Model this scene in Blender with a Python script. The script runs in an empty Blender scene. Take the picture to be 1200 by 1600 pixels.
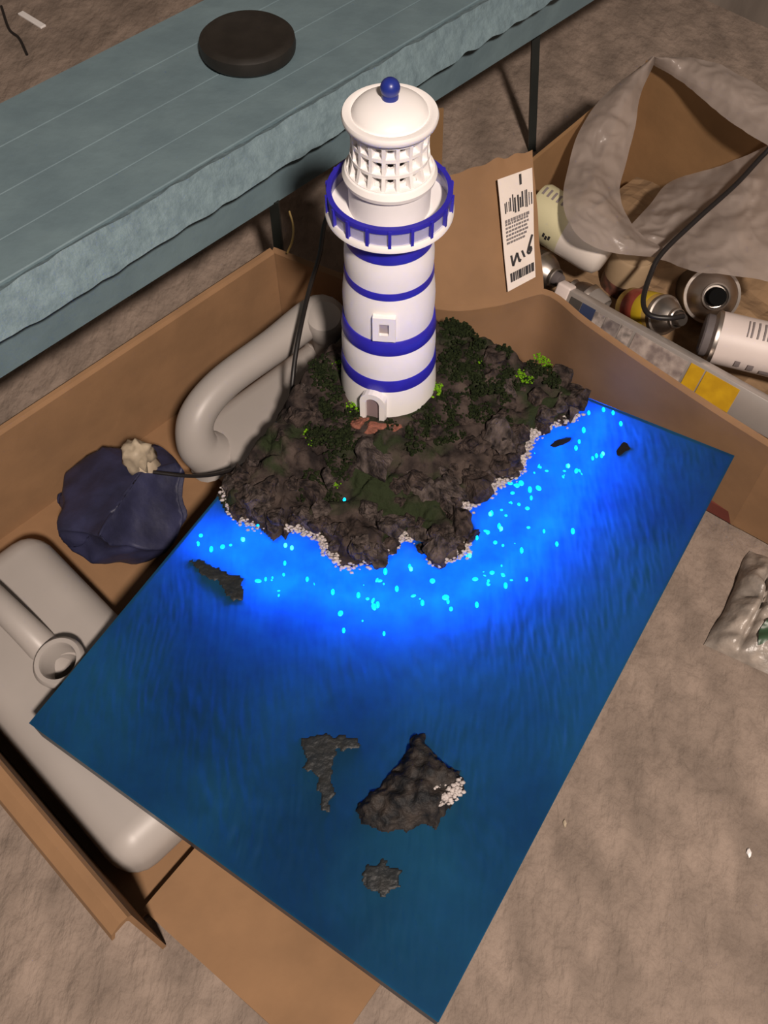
import bpy, bmesh, math, random
import numpy as np
from mathutils import Vector, Matrix, noise
random.seed(7); rng = np.random.default_rng(7)
S = bpy.context.scene; C = S.collection
# ---------------------------------------------------------------- camera, world, light, exposure
F, PITCH, CH = 1500.0, math.radians(57), 1.0
cam = bpy.data.cameras.new('camera'); cam.sensor_fit = 'VERTICAL'; cam.sensor_height = 24; cam.lens = 24*F/1600
cam.clip_start = .01
co = bpy.data.objects.new('camera', cam); C.objects.link(co)
co.location = (0, 0, CH); co.rotation_euler = (math.pi/2-PITCH, 0, 0); S.camera = co
W = bpy.data.worlds.new('room_air'); S.world = W; W.use_nodes = True
W.node_tree.nodes['Background'].inputs[0].default_value = (1, .93, .86, 1)
W.node_tree.nodes['Background'].inputs[1].default_value = .045
lp = bpy.data.lights.new('ceiling_lamp_offscreen', 'POINT'); lp.energy = 375; lp.color = (1, .85, .74); lp.shadow_soft_size = .10
lo_ = bpy.data.objects.new('ceiling_lamp_offscreen', lp); C.objects.link(lo_); lo_.location = (.50, -1.10, 2.35)
S.view_settings.view_transform = 'Standard'; S.view_settings.look = 'None'
S.view_settings.gamma = 1; S.view_settings.use_curve_mapping = False; S.view_settings.exposure = 0.0

# ---------------------------------------------------------------- pixel helpers (1200x1600 frame)
cp, sp = math.cos(PITCH), math.sin(PITCH)
def ray(px, py):
    u = (px-600)/F; v = (800-py)/F
    return Vector((u, cp+v*sp, -sp+v*cp))
def at(px, py, z):
    d = ray(px, py); return Vector((0, 0, CH))+d*((z-CH)/d.z)
def proj(p):
    q = Vector((p[0], p[1], p[2]-CH)); d = q.y*cp-q.z*sp
    return 600+F*q.x/d, 800-F*(q.y*sp+q.z*cp)/d, d
NV = Vector((.7, .714, 0)).normalized(); TV = Vector((NV.y, -NV.x, 0))
def nt(n, t, z=0): v = NV*n+TV*t; v.z = z; return v

# ---------------------------------------------------------------- materials
MATS = {}
def mat(name, col, rough=.6, var=.15, scale=20, bump=0, bscale=60, metal=0, col2=None, stretch=(1, 1, 1), coat=0, alpha=1, trans=0, detail=5, spec=.5, bdist=.004):
    if name in MATS: return MATS[name]
    m = bpy.data.materials.new(name); MATS[name] = m; m.use_nodes = True
    N = m.node_tree.nodes; L = m.node_tree.links; b = N['Principled BSDF']
    tc = N.new('ShaderNodeTexCoord'); mp = N.new('ShaderNodeMapping'); mp.inputs['Scale'].default_value = stretch
    L.new(tc.outputs['Object'], mp.inputs[0])
    nz = N.new('ShaderNodeTexNoise'); nz.inputs['Scale'].default_value = scale; nz.inputs['Detail'].default_value = detail
    L.new(mp.outputs[0], nz.inputs['Vector'])
    r = N.new('ShaderNodeValToRGB')
    c2 = col2 or tuple(max(0, c*(1-var)) for c in col); c1 = col if col2 else tuple(min(1, c*(1+var)) for c in col)
    r.color_ramp.elements[0].position = .36; r.color_ramp.elements[1].position = .66
    r.color_ramp.elements[0].color = (*c2, 1); r.color_ramp.elements[1].color = (*c1, 1)
    L.new(nz.outputs['Fac'], r.inputs[0]); L.new(r.outputs[0], b.inputs['Base Color'])
    b.inputs['Roughness'].default_value = rough; b.inputs['Metallic'].default_value = metal
    b.inputs['Coat Weight'].default_value = coat; b.inputs['Alpha'].default_value = alpha
    b.inputs['Specular IOR Level'].default_value = spec
    if bump:
        n2 = N.new('ShaderNodeTexNoise'); n2.inputs['Scale'].default_value = bscale; n2.inputs['Detail'].default_value = 6
        L.new(mp.outputs[0], n2.inputs['Vector'])
        bp = N.new('ShaderNodeBump'); bp.inputs['Strength'].default_value = bump; bp.inputs['Distance'].default_value = bdist
        L.new(n2.outputs['Fac'], bp.inputs['Height']); L.new(bp.outputs[0], b.inputs['Normal'])
    if trans:
        tr = N.new('ShaderNodeBsdfTranslucent'); mx = N.new('ShaderNodeMixShader'); mx.inputs[0].default_value = trans
        L.new(r.outputs[0], tr.inputs[0]); L.new(b.outputs[0], mx.inputs[1]); L.new(tr.outputs[0], mx.inputs[2])
        L.new(mx.outputs[0], N['Material Output'].inputs[0])
    return m
def emit(name, col, s):
    m = bpy.data.materials.new(name); m.use_nodes = True; b = m.node_tree.nodes['Principled BSDF']
    b.inputs['Base Color'].default_value = (*col, 1); b.inputs['Emission Color'].default_value = (*col, 1)
    b.inputs['Emission Strength'].default_value = s; return m
M_floor = mat('dusty_concrete', (.31, .24, .195), .92, scale=13, bump=.8, bscale=30, bdist=.014, col2=(.20, .155, .125), stretch=(1.6, .8, 1), detail=8)
M_wall = mat('stained_plaster', (.24, .205, .175), .9, scale=7, bump=.3, bscale=25, col2=(.16, .135, .115), stretch=(2, 2, .5))
M_card = mat('brown_cardboard', (.25, .14, .068), .85, .10, 14, bump=.12, bscale=60)
M_card2 = mat('tan_cardboard', (.25, .14, .060), .85, .10, 12, bump=.12, bscale=50)
M_blue = mat('blue_paint', (.165, .240, .270), .55, scale=16, bump=.25, bscale=50, col2=(.135, .20, .23), stretch=(1, 1, 1))
M_blueedge = mat('chipped_blue_paint', (.195, .28, .315), .6, scale=60, bump=.6, bscale=110, col2=(.15, .22, .255))
M_black = mat('black_metal', (.012, .014, .012), .5, .2)
M_puck = mat('black_rubber', (.018, .015, .012), .55, .2, 40, bump=.1)
M_white = mat('white_plastic', (.90, .87, .86), .42, .02, 30)
M_stripe = mat('blue_enamel', (.028, .022, .40), .38, .08, 60)
M_fin = mat('deep_blue_enamel', (.015, .03, .24), .35, .08, 60)
M_grey = mat('grey_recess', (.36, .31, .31), .6, .1, 60)
M_dark = mat('dark_recess', (.10, .085, .085), .7, .1)
M_clearblue = mat('frosted_blue_panel', (.42, .42, .66), .35, .05, 40, alpha=.55)
M_jerry = mat('milky_polyethylene', (.42, .385, .36), .42, .06, 8, trans=.12)
M_navy = mat('navy_plastic_film', (.022, .024, .062), .55, .3, 30, bump=.3)
M_cream = mat('cream_knot', (.40, .33, .24), .6, .15, 60, bump=.2)
M_bag = mat('milky_film', (.46, .39, .35), .33, .08, 20, alpha=.76, trans=.35, bump=.15, bscale=40)
M_steel = mat('tinplate', (.52, .47, .43), .38, .1, 40, metal=1)
M_alu = mat('brushed_aluminium', (.50, .46, .43), .42, .05, 20, metal=.6)
M_whitecan = mat('white_label_paint', (.62, .54, .51), .5, .03, 30)
M_cable = mat('black_rubber_cable', (.012, .010, .010), .45, .1)
M_rock = mat('dark_rock', (.075, .055, .047), .88, scale=48, bump=.9, bscale=150, col2=(.011, .008, .008), detail=9, spec=.2)
def moss_mix(m, fac0, fac1, sc):
    N = m.node_tree.nodes; L = m.node_tree.links; b = N['Principled BSDF']; src = b.inputs['Base Color'].links[0].from_socket
    tc = N.new('ShaderNodeTexCoord'); nz = N.new('ShaderNodeTexNoise'); nz.inputs['Scale'].default_value = sc; nz.inputs['Detail'].default_value = 6
    L.new(tc.outputs['Object'], nz.inputs['Vector']); r = N.new('ShaderNodeValToRGB')
    r.color_ramp.elements[0].position = fac0; r.color_ramp.elements[1].position = fac1
    mx = N.new('ShaderNodeMix'); mx.data_type = 'RGBA'; L.new(nz.outputs['Fac'], r.inputs[0]); L.new(r.outputs[0], mx.inputs[0])
    L.new(src, mx.inputs[6]); mx.inputs[7].default_value = (.020, .028, .011, 1); L.new(mx.outputs[2], b.inputs['Base Color'])
M_brock = mat('brown_boulder', (.085, .062, .053), .88, scale=1.7, bump=1, bscale=4.5, col2=(.012, .009, .009), stretch=(1, 1, .6), detail=9, spec=.2)
M_brock2 = mat('taupe_boulder', (.125, .098, .088), .88, scale=1.6, bump=1, bscale=5, col2=(.018, .014, .013), stretch=(1, 1, .6), detail=9, spec=.2)
M_rock2 = mat('grey_rock', (.115, .088, .078), .85, scale=70, bump=.9, bscale=180, col2=(.035, .026, .024), detail=8, spec=.25)
M_wetrock = mat('wet_dark_rock', (.045, .036, .031), .6, scale=70, bump=.8, bscale=170, col2=(.010, .011, .013), spec=.25)
M_sunk = mat('sunken_rock', (.015, .016, .016), .55, scale=70, bump=.5, bscale=150, col2=(.008, .012, .016))
M_red = mat('terracotta_stone', (.24, .085, .055), .8, .35, 2, bump=.6, bscale=5)
M_moss = mat('dark_moss', (.026, .036, .013), .95, scale=2, bump=.6, bscale=8, col2=(.009, .014, .006), spec=.1)
M_lime = mat('lime_moss', (.20, .42, .015), .9, scale=2, bump=.5, bscale=8, col2=(.10, .26, .008), spec=.1)
M_foam = mat('white_foam', (.72, .66, .64), .7, .12, 90, trans=.35)
M_rim = mat('dark_blue_edge', (.008, .03, .06), .4, .2)

# ---------------------------------------------------------------- mesh helpers
class MB:
    def __init__(s): s.v = []; s.f = []
    def add(s, vs, fs):
        o = len(s.v); s.v += [tuple(v) for v in vs]; s.f += [tuple(i+o for i in f) for f in fs]; return s
    def box(s, c, d, M=None):
        vs = [Vector(((i & 1)-.5, ((i >> 1) & 1)-.5, (i >> 2)-.5)) for i in range(8)]
        vs = [Vector((v.x*d[0], v.y*d[1], v.z*d[2])) for v in vs]
        if M: vs = [M @ v for v in vs]
        return s.add([v+Vector(c) for v in vs], [(0, 2, 3, 1), (4, 5, 7, 6), (0, 1, 5, 4), (2, 6, 7, 3), (0, 4, 6, 2), (1, 3, 7, 5)])
    def lathe(s, prof, seg=48, M=None, c=(0, 0, 0)):
        vs = []; fs = []; k = len(prof)
        for i in range(seg):
            a = 2*math.pi*i/seg
            for r, z in prof:
                v = Vector((r*math.cos(a), r*math.sin(a), z))
                if M: v = M @ v
                vs.append(v+Vector(c))
        for i in range(seg):
            j = (i+1) % seg
            for q in range(k-1): fs.append((i*k+q, j*k+q, j*k+q+1, i*k+q+1))
        return s.add(vs, fs)
    def tube(s, pts, r, seg=8, cap=True):
        pts = [Vector(p) for p in pts]; n = len(pts); rr = r if isinstance(r, (list, tuple)) else [r]*n
        vs = []; fs = []; up = None
        for i in range(n):
            d = (pts[min(i+1, n-1)]-pts[max(i-1, 0)]).normalized()
            if up is None: up = d.orthogonal().normalized()
            up = (up-d*up.dot(d)).normalized(); sd = d.cross(up)
            for k in range(seg):
                a = 2*math.pi*k/seg; vs.append(pts[i]+(up*math.cos(a)+sd*math.sin(a))*rr[i])
        for i in range(n-1):
            for k in range(seg): fs.append((i*seg+k, i*seg+(k+1) % seg, (i+1)*seg+(k+1) % seg, (i+1)*seg+k))
        if cap: fs += [tuple(reversed(range(seg))), tuple(range((n-1)*seg, n*seg))]
        return s.add(vs, fs)
    def sweep(s, path, prof, side=1):
        """closed profile [(offset, z)] swept along plan points (x, y[, dz])"""
        path = [Vector(p) for p in path]; n = len(path); k = len(prof); vs = []; fs = []
        for i in range(n):
            d = path[min(i+1, n-1)]-path[max(i-1, 0)]; d.z = 0; d.normalize()
            o = Vector((d.y, -d.x, 0))*side
            for a, z in prof: q = path[i]+o*a; vs.append(Vector((q.x, q.y, z+path[i].z)))
        for i in range(n-1):
            for j in range(k): fs.append((i*k+j, i*k+(j+1) % k, (i+1)*k+(j+1) % k, (i+1)*k+j))
        fs += [tuple(reversed(range(k))), tuple(range((n-1)*k, n*k))]
        return s.add(vs, fs)
    def prism(s, poly, z0, z1):
        n = len(poly); vs = [(p[0], p[1], z0) for p in poly]+[(p[0], p[1], z1) for p in poly]
        return s.add(vs, [tuple(reversed(range(n))), tuple(range(n, 2*n))]+[(i, (i+1) % n, n+(i+1) % n, n+i) for i in range(n)])
    def grid(s, fn, nu, nv, thick=0):
        vs = [Vector(fn(i/(nu-1), j/(nv-1))) for j in range(nv) for i in range(nu)]
        fs = [(j*nu+i, j*nu+i+1, (j+1)*nu+i+1, (j+1)*nu+i) for j in range(nv-1) for i in range(nu-1)]
        if not thick: return s.add(vs, fs)
        nn = len(vs); nm = [Vector() for _ in vs]
        for f in fs:
            q = (vs[f[1]]-vs[f[0]]).cross(vs[f[3]]-vs[f[0]])
            for i in f: nm[i] += q
        back = [v-n.normalized()*thick for v, n in zip(vs, nm)]
        g = fs+[tuple(i+nn for i in reversed(f)) for f in fs]
        ring = [i for i in range(nu)]+[j*nu+nu-1 for j in range(1, nv)]+[(nv-1)*nu+i for i in range(nu-2, -1, -1)]+[j*nu for j in range(nv-2, 0, -1)]
        for a, b in zip(ring, ring[1:]+ring[:1]): g.append((b, a, a+nn, b+nn))
        return s.add(vs+back, g)
    def ico(s, c, r, sub=1, sc=(1, 1, 1), jit=0, nz=0, nsc=30, seed=0):
        bm = bmesh.new(); bmesh.ops.create_icosphere(bm, subdivisions=sub, radius=1)
        vs = []
        for v in bm.verts:
            q = v.co.copy()
            if nz: q *= 1+nz*noise.noise(q*nsc+Vector((seed*7.1, seed*3.3, 1)))
            if jit: q *= 1+random.uniform(-jit, jit)
            vs.append(Vector((q.x*sc[0]*r, q.y*sc[1]*r, q.z*sc[2]*r))+Vector(c))
        fs = [tuple(v.index for v in f.verts) for f in bm.faces]; bm.free()
        return s.add(vs, fs)
    def mesh(s, name, m, smooth=None, origin=None):
        me = bpy.data.meshes.new(name)
        vs = s.v if origin is None else [(v[0]-origin[0], v[1]-origin[1], v[2]-origin[2]) for v in s.v]
        me.from_pydata(vs, [], s.f); me.validate(); me.materials.append(m)
        bm = bmesh.new(); bm.from_mesh(me); bmesh.ops.recalc_face_normals(bm, faces=bm.faces); bm.to_mesh(me); bm.free()
        if smooth is not None:
            me.shade_smooth() if hasattr(me, 'shade_smooth') else None
            if smooth < 180: me.set_sharp_from_angle(angle=math.radians(smooth))
        return me
    def build(s, name, m, parent=None, smooth=None, bevel=0):
        org = parent.matrix_world.translation if parent is not None else None
        o = bpy.data.objects.new(name, s.mesh(name, m, smooth, org)); C.objects.link(o)
        if parent is not None: o.parent = parent; o.matrix_world = Matrix.Translation(org)
        if bevel:
            b = o.modifiers.new('bevel', 'BEVEL'); b.width = bevel; b.segments = 2; b.limit_method = 'ANGLE'
        return o
def thing(name, loc, label, cat, group=None):
    o = bpy.data.objects.new(name, None); C.objects.link(o); o.location = loc; o.empty_display_size = .02
    o.matrix_world = Matrix.Translation(loc); return tag(o, label, cat, group)
def tag(o, label, cat, group=None):
    o['label'] = label; o['category'] = cat
    if group: o['group'] = group
    return o
def part(name, me, parent, M):
    """a part that shares mesh data; M is a world matrix, parents are never rotated"""
    o = bpy.data.objects.new(name, me); C.objects.link(o); o.parent = parent
    o.matrix_local = Matrix.Translation(-parent.matrix_world.translation) @ M; return o
def spline(pts, k=8):
    P = [Vector(p) for p in pts]; P = [P[0]*2-P[1]]+P+[P[-1]*2-P[-2]]; out = []
    for i in range(1, len(P)-2):
        for j in range(k):
            t = j/k; a, b, c, d = P[i-1:i+3]
            out.append(.5*((2*b)+(c-a)*t+(2*a-5*b+4*c-d)*t*t+(3*b-a-3*c+d)*t**3))
    return out+[P[-2]]
def rbox(mb, M, d, r, n=4):
    """rounded box (superellipsoid-like shell) of size d, corner radius r, world matrix M"""
    bm = bmesh.new(); bmesh.ops.create_cube(bm, size=1)
    for v in bm.verts: v.co = Vector((v.co.x*d[0], v.co.y*d[1], v.co.z*d[2]))
    bmesh.ops.bevel(bm, geom=list(bm.edges)+list(bm.verts), offset=r, segments=n, profile=.5, affect='EDGES')
    vs = [M @ v.co for v in bm.verts]; bm.verts.index_update(); fs = [tuple(v.index for v in f.verts) for f in bm.faces]; bm.free()
    return mb.add(vs, fs)
def frame(x, y, z, o): return Matrix(((x.x, y.x, z.x, o.x), (x.y, y.y, z.y, o.y), (x.z, y.z, z.z, o.z), (0, 0, 0, 1)))
ZV = Vector((0, 0, 1)); BOXM = lambda o: frame(NV, -TV, ZV, Vector(o))

# ---------------------------------------------------------------- setting
fl = MB().add([(-2.4, -.8, 0), (2.0, -.8, 0), (2.0, 3.1, 0), (-2.4, 3.1, 0)], [(0, 1, 2, 3)]).build('floor', M_floor); fl['kind'] = 'structure'
wb = MB().sweep([nt(1.72, -2.02), nt(1.72, .6)], [(0, 0), (0, 2.2), (.06, 2.2), (.06, 0)], -1).build('wall_back', M_wall); wb['kind'] = 'structure'
wl = MB().sweep([nt(-.9, -1.98), nt(1.72, -1.98)], [(0, 0), (0, 2.2), (.06, 2.2), (.06, 0)], -1).build('wall_left', M_wall); wl['kind'] = 'structure'

# ---------------------------------------------------------------- blue bench
BZ = .30
bench = thing('bench', nt(.7, -.92, 0), 'blue painted plank bench with thin black legs behind the open carton', 'bench')
edges = [-.797, -.853, -.917, -.990, -1.063]
for k in range(4):
    a, b = edges[k], edges[k+1]; g = .0008
    prof = [(0, 0), (g, 0), (g, BZ-.003-.035), (g, BZ-.035)]
    w = (a-b)-2*g
    if k == 0: pr = [(0, BZ-.03), (w, BZ-.03), (w, BZ-.0012), (w-.0012, BZ), (.0012, BZ), (0, BZ-.0012)]
    else: pr = [(0, BZ-.03), (w, BZ-.03), (w, BZ-.0009*k-.0008), (w-.0008, BZ-.0009*k), (.0008, BZ-.0009*k), (0, BZ-.0009*k-.0008)]
    MB().sweep([nt(-.35+.03*i, a-g) for i in range(62)], pr, -1).build('plank', M_blue, bench)
def edge_pt(u, v):
    n = -.35+1.85*u; w = .0025*noise.noise(Vector((n*40, v*3, 0)))+.003*noise.noise(Vector((n*9, v, 5)))
    return nt(n, -.797+.020*v+w*.6, BZ-.003-.042*v+w)
MB().grid(edge_pt, 260, 5, .012).build('front_edge', M_blueedge, bench, 40)
MB().sweep([nt(-.35, -.790), nt(1.5, -.790)], [(0, BZ-.105), (0, BZ-.028), (.015, BZ-.028), (.015, BZ-.105)], -1).build('apron', M_blue, bench)
for (tp, bt) in ((at(838, 32, .197), Vector((.243, 1.36, 0))), (at(428, 312, .197), nt(.62, -.81))):
    MB().tube([tp, bt], .0085, 4).build('leg', M_black, bench)
for n_ in (.0, .6, 1.3): MB().tube([nt(n_, -1.04, .27), nt(n_, -1.05, 0)], .0085, 4).build('leg', M_black, bench)

pc = at(387, 68, BZ+.012); R = .0605
puck = MB().lathe([(0, 0), (R-.006, 0), (R-.001, .005), (R, .012), (R-.001, .02), (R-.006, .024), (R-.010, .0245), (R-.014, .0225), (0, .0225)], 56, c=(pc.x, pc.y, BZ)).build('round_lid', M_puck, None, 35)
tag(puck, 'round black disc lying on the blue bench', 'lid')

a = at(32, 20, .002); b = at(68, 42, .002)
tag(MB().box((a+b)/2, ((b-a).length, .012, .004), Matrix.Rotation(math.atan2(b.y-a.y, b.x-a.x), 3, 'Z')).build('plastic_strip', M_white, None, None, .001), 'short pale plastic strip lying on the floor behind the blue bench', 'plastic strip')
tag(MB().tube(spline([at(2, 10, .0025), at(14, 45, .0025), at(30, 60, .0025), at(42, 85, .0025)]), .0026, 8).build('cable_offcut', M_cable, None, 60), 'short black cable offcut curled on the floor behind the blue bench', 'cable')

# ---------------------------------------------------------------- open carton (box one)
BH = .16
carton = thing('cardboard_box', nt(.36, -.48, 0), 'large open brown carton holding the lighthouse seascape', 'box')
back_line = [(.573, -.761), (.60, -.667), (.645, -.545), (.70, -.495), (.756, -.467), (.752, -.40), (.748, -.32), (.746, -.22), (.747, -.135)]
def bulge(pts, k=6): return spline([nt(*p) for p in pts], k)
def wallprof(h, lip=.0, drop=.03):
    if not lip: return [(0, .004), (0, h), (.004, h), (.004, .004)]
    return [(0, .004), (0, h-.004), (.003, h), (lip*.5, h+.001), (lip, h-.006), (lip+.003, h-drop), (lip, h-drop), (lip-.003, h-.009), (.006, h-.006), (.0045, h-.01), (.0045, .004)]
lw = [nt(-.045+.618*i/14, -.757-.004*math.sin(math.pi*i/14)*0, 0) for i in range(15)]
lw = [Vector((p.x, p.y, .0)) for p in lw]
MB().sweep(lw, wallprof(BH, .015, .05), -1).build('side_panel', M_card, carton, 30)
MB().sweep(bulge(back_line), wallprof(BH, .010, .035), -1).build('back_panel', M_card, carton, 30)
# the back panel's end is bent round to the right and runs out of the picture
MB().sweep(bulge([(.747, -.136), (.752, -.105), (.757, -.06), (.762, .02)], 4), wallprof(BH), -1).build('end_panel', M_card, carton, 30)
MB().sweep([nt(-.0455, -.757), nt(-.041, -.60), nt(-.039, -.45), nt(-.037, -.255)], wallprof(BH, .021, .018), 1).build('front_panel', M_card, carton, 30)
MB().prism([nt(-.042, -.759), nt(-.038, -.292), nt(.70, -.22), nt(.735, -.19), nt(.74, -.45), nt(.64, -.53), nt(.572, -.759)], .001, .0045).build('bottom_panel', M_card, carton)
h0 = at(228, 1425, .005); h1 = at(310, 1328, .005); hd = (h1-h0).normalized(); ho = Vector((hd.y, -hd.x, 0))
def fold(u, v):
    q = h0+hd*(.30*u)+ho*(.22*v); q.z = .012*(1-v)**2*math.cos(v*1.2)+.0055+.002*noise.noise(q*25)
    return q
MB().grid(fold, 20, 14, .004).build('folded_side_panel', M_card, carton, 60)
e0, e1 = at(1098, 789, 0), at(1154, 820, 0)
MB().sweep([(e0.x-.006, e0.y-.005, 0), (e1.x-.008, e1.y-.004, 0)], [(0, .0045), (.001, .022), (.004, .022), (.004, .0045)], -1).build('red_tape', mat('red_brown_tape', (.13, .03, .022), .5, .2), carton)
tag_hole = at(48, 660, .13)
# standing flap with the shipping label
BL, BR, TR, TL = nt(.606, -.655, .155), nt(.768, -.470, .155), at(832, 234, .265), at(640, 290, .265)
hinge = [q+ZV*.157 for q in spline([nt(*p) for p in back_line[1:5]], 10)]
def hinge_pt(u): i = u*(len(hinge)-1); k = min(int(i), len(hinge)-2); return hinge[k].lerp(hinge[k+1], i-k)+NV*.001
def flap_pt(u, v):
    e = .012*math.sin(u*9+1)*v*(1-u)+.004*noise.noise(Vector((u*4, v*4, 2)))
    q = hinge_pt(u)*(1-v)+TR*u*v+TL*(1-u)*v
    q = q+NV*e
    if v > .93: q.z += .004*noise.noise(Vector((u*11, 3, 3)))
    return q
MB().grid(flap_pt, 34, 22, .004).build('standing_flap', M_card, carton, 60)
pn = (TR-BR).cross(TL-BR).normalized()
if pn.y > 0: pn = -pn
def on_flap(px, py, off=.0035):
    d = ray(px, py); o = Vector((0, 0, CH)); k = (BR+pn*off-o).dot(pn)/d.dot(pn); return o+d*k
Lc = [on_flap(*p, .009) for p in ((777, 281), (831, 262), (836, 433), (793, 456))]
def lab(u, v, e=0):  # u right, v down
    return Lc[0]*(1-u)*(1-v)+Lc[1]*u*(1-v)+Lc[2]*u*v+Lc[3]*(1-u)*v+pn*e
lbl = MB().grid(lambda u, v: lab(u, v, .0006*math.sin(v*7)), 6, 14, .001).build('shipping_label', mat('label_paper', (.72, .64, .58), .7, .03, 40), carton)
lbl['label'] = 'white shipping label with barcodes'
ink = mat('black_ink', (.02, .018, .02), .7, .2)
def inkbar(mb, u0, u1, v0, v1, sk=0):
    mb.add([lab(u0, v0, .0030), lab(u1, v0-sk, .0030), lab(u1, v1-sk, .0030), lab(u0, v1, .0030)], [(0, 1, 2, 3)])
mb = MB(); u = .12
while u < .93:
    w = random.choice((.018, .03, .045)); top = .20+random.uniform(-.03, .03)
    inkbar(mb, u, u+w, top, .335+random.uniform(-.03, .01)); u += w+random.choice((.022, .03, .05))
inkbar(mb, .60, .66, .02, .115); mb.build('barcode', ink, lbl); mb = MB(); u = .12
while u < .95:
    w = random.choice((.03, .06, .09)); inkbar(mb, u, min(u+w, .95), .855, .935); u += w+.028
mb.build('barcode', ink, lbl)
mb = MB()
for row in range(7):
    v = .375+row*.033; u = .1
    while u < .86-.03*row:
        w = random.uniform(.03, .09); inkbar(mb, u, u+w, v, v+(.020 if row else .03)); u += w+.03
mb.build('printed_text', mat('grey_ink', (.16, .14, .14), .7, .2) if True else ink, lbl)
mb = MB()
def stroke(pts):
    for (a, b), (c, d) in zip(pts, pts[1:]):
        p, q = lab(a, b, .0032), lab(c, d, .0032); s = (q-p).cross(pn).normalized()*.0011
        mb.add([p+s, q+s, q-s, p-s], [(0, 1, 2, 3)])
stroke([(.20, .70), (.24, .80)]); stroke([(.24, .80), (.40, .70), (.46, .79)]); stroke([(.46, .79), (.50, .77)])
stroke([(.56, .70), (.64, .77)]); stroke([(.92, .60), (.80, .69), (.74, .745), (.80, .76), (.88, .73), (.86, .70), (.78, .73)])
mb.build('handwriting', ink, lbl)
# cardboard piece standing behind the carton
s0, s1 = nt(.86, -.735), nt(.885, -.69)
q0 = at(664, 245, .12); q1 = at(694, 243, .12); dv = Vector((-.004, .006, .07))
scrap = MB().grid(lambda u, v: (q0*(1-u)+q1*u) + dv*(v*1.0) + Vector((0, 0, -.12))*(1-v), 4, 6, .004).build('cardboard_sheet', M_card2, None)
tag(scrap, 'narrow tan cardboard sheet standing on the floor beside the blue bench', 'cardboard')

# ---------------------------------------------------------------- second carton behind
B2H = .22
carton2 = thing('cardboard_box', nt(.95, -.33, 0), 'brown carton lined with a plastic bag and full of spray cans', 'box')
MB().sweep(bulge([(.785, -.586), (.87, -.591), (1.0, -.600), (1.138, -.612)]), [(0, .004), (0, B2H), (.005, B2H), (.005, .004)], -1).build('side_panel', M_card2, carton2, 30)
MB().sweep(bulge([(1.138, -.611), (1.134, -.5), (1.130, -.35), (1.128, .02)]), [(0, .004), (0, B2H+.01), (.005, B2H+.01), (.005, .004)], -1).build('back_panel', M_card2, carton2, 30)
MB().sweep(bulge([(.787, -.585), (.789, -.45), (.786, -.30), (.785, .02)]), [(0, .004), (0, .104), (.004, .104), (.004, .004)], 1).build('front_panel', M_card2, carton2, 30)
MB().sweep([nt(.786, .019), nt(1.129, .019)], [(0, .004), (0, .14), (.005, .14), (.005, .004)], 1).build('side_panel', M_card2, carton2, 30)
MB().prism([nt(.79, -.583), nt(1.132, -.605), nt(1.126, .02), nt(.79, .02)], .001, .0045).build('bottom_panel', M_card2, carton2)
M_kraft = mat('kraft_paper', (.22, .14, .075), .9, .15, 30, bump=.4)
def paper(u, v):
    n = .797+.325*v; t = -.578+.58*u
    e = min(u, 1-u, v, 1-v)*8; z = .082+.016*noise.noise(Vector((n*16, t*16, 1)))+.006*noise.noise(Vector((n*50, t*50, 4)))
    return nt(n, t, z if e > .01 else .006)
pk = MB().grid(paper, 46, 30).build('packing_paper', M_kraft); tag(pk, 'crumpled brown packing paper under the spray cans in the carton', 'paper')

def can_prof(r, L, kind):
    if kind == 'spray':   # from the bottom rim to the domed top
        return dict(body=[(0, .004), (r*.8, .004), (r*.93, 0), (r, .003), (r, L-.004)],
                    dome=[(r, L-.004), (r*1.03, L-.001), (r*1.02, L+.003), (r*.92, L+.004), (r*.80, L+.012), (r*.62, L+.019), (r*.50, L+.022), (r*.50, L+.027), (r*.44, L+.028), (r*.40, L+.020), (0, L+.018)])
def can(name, base, top, r, label, cat, bodymat, nozzle=None, collar=False):
    base = Vector(base); top = Vector(top); d = (top-base); L = d.length; d.normalize()
    x = d.orthogonal().normalized(); M = frame(x, d.cross(x), d, base)
    o = thing(name, base, label, cat); p = can_prof(r, L, 'spray')
    R3 = M.to_3x3()
    MB().lathe(p['body'], 40, R3, base).build('can_body', bodymat, o, 40)
    dm = [(a, L+(z-L)*(.35 if collar and z > L else 1)) for a, z in p['dome']]
    MB().lathe(dm, 40, R3, base).build('dome', M_steel, o, 40)
    if collar: MB().lathe([(r*.78, L+.001), (r*.80, L+.003), (r*.80, L+.012), (r*.74, L+.014), (0, L+.014)], 32, R3, base).build('collar', nozzle, o, 40); nozzle = None
    if nozzle: MB().lathe([(0, L+.036), (r*.30, L+.036), (r*.34, L+.033), (r*.34, L+.017), (0, L+.017)], 20, R3, base).build('nozzle', nozzle, o, 40)
    return o, M, L
M_darkcan = mat('dark_can_paint', (.035, .028, .024), .4, .2)
G = 'spray cans in the bag lined carton'
# dark can, top facing the camera
tp = at(1112, 462, .128); dirv = Vector((-.10, -.62, .55)).normalized()
o, M, L = can('spray_can', tp-dirv*.12, tp, .0345, 'dark spray can with a silver dome and black nozzle pointing out of the carton', 'spray can', M_darkcan, mat('matt_black_plastic', (.004, .004, .004), .9, .1, spec=.1))
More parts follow.
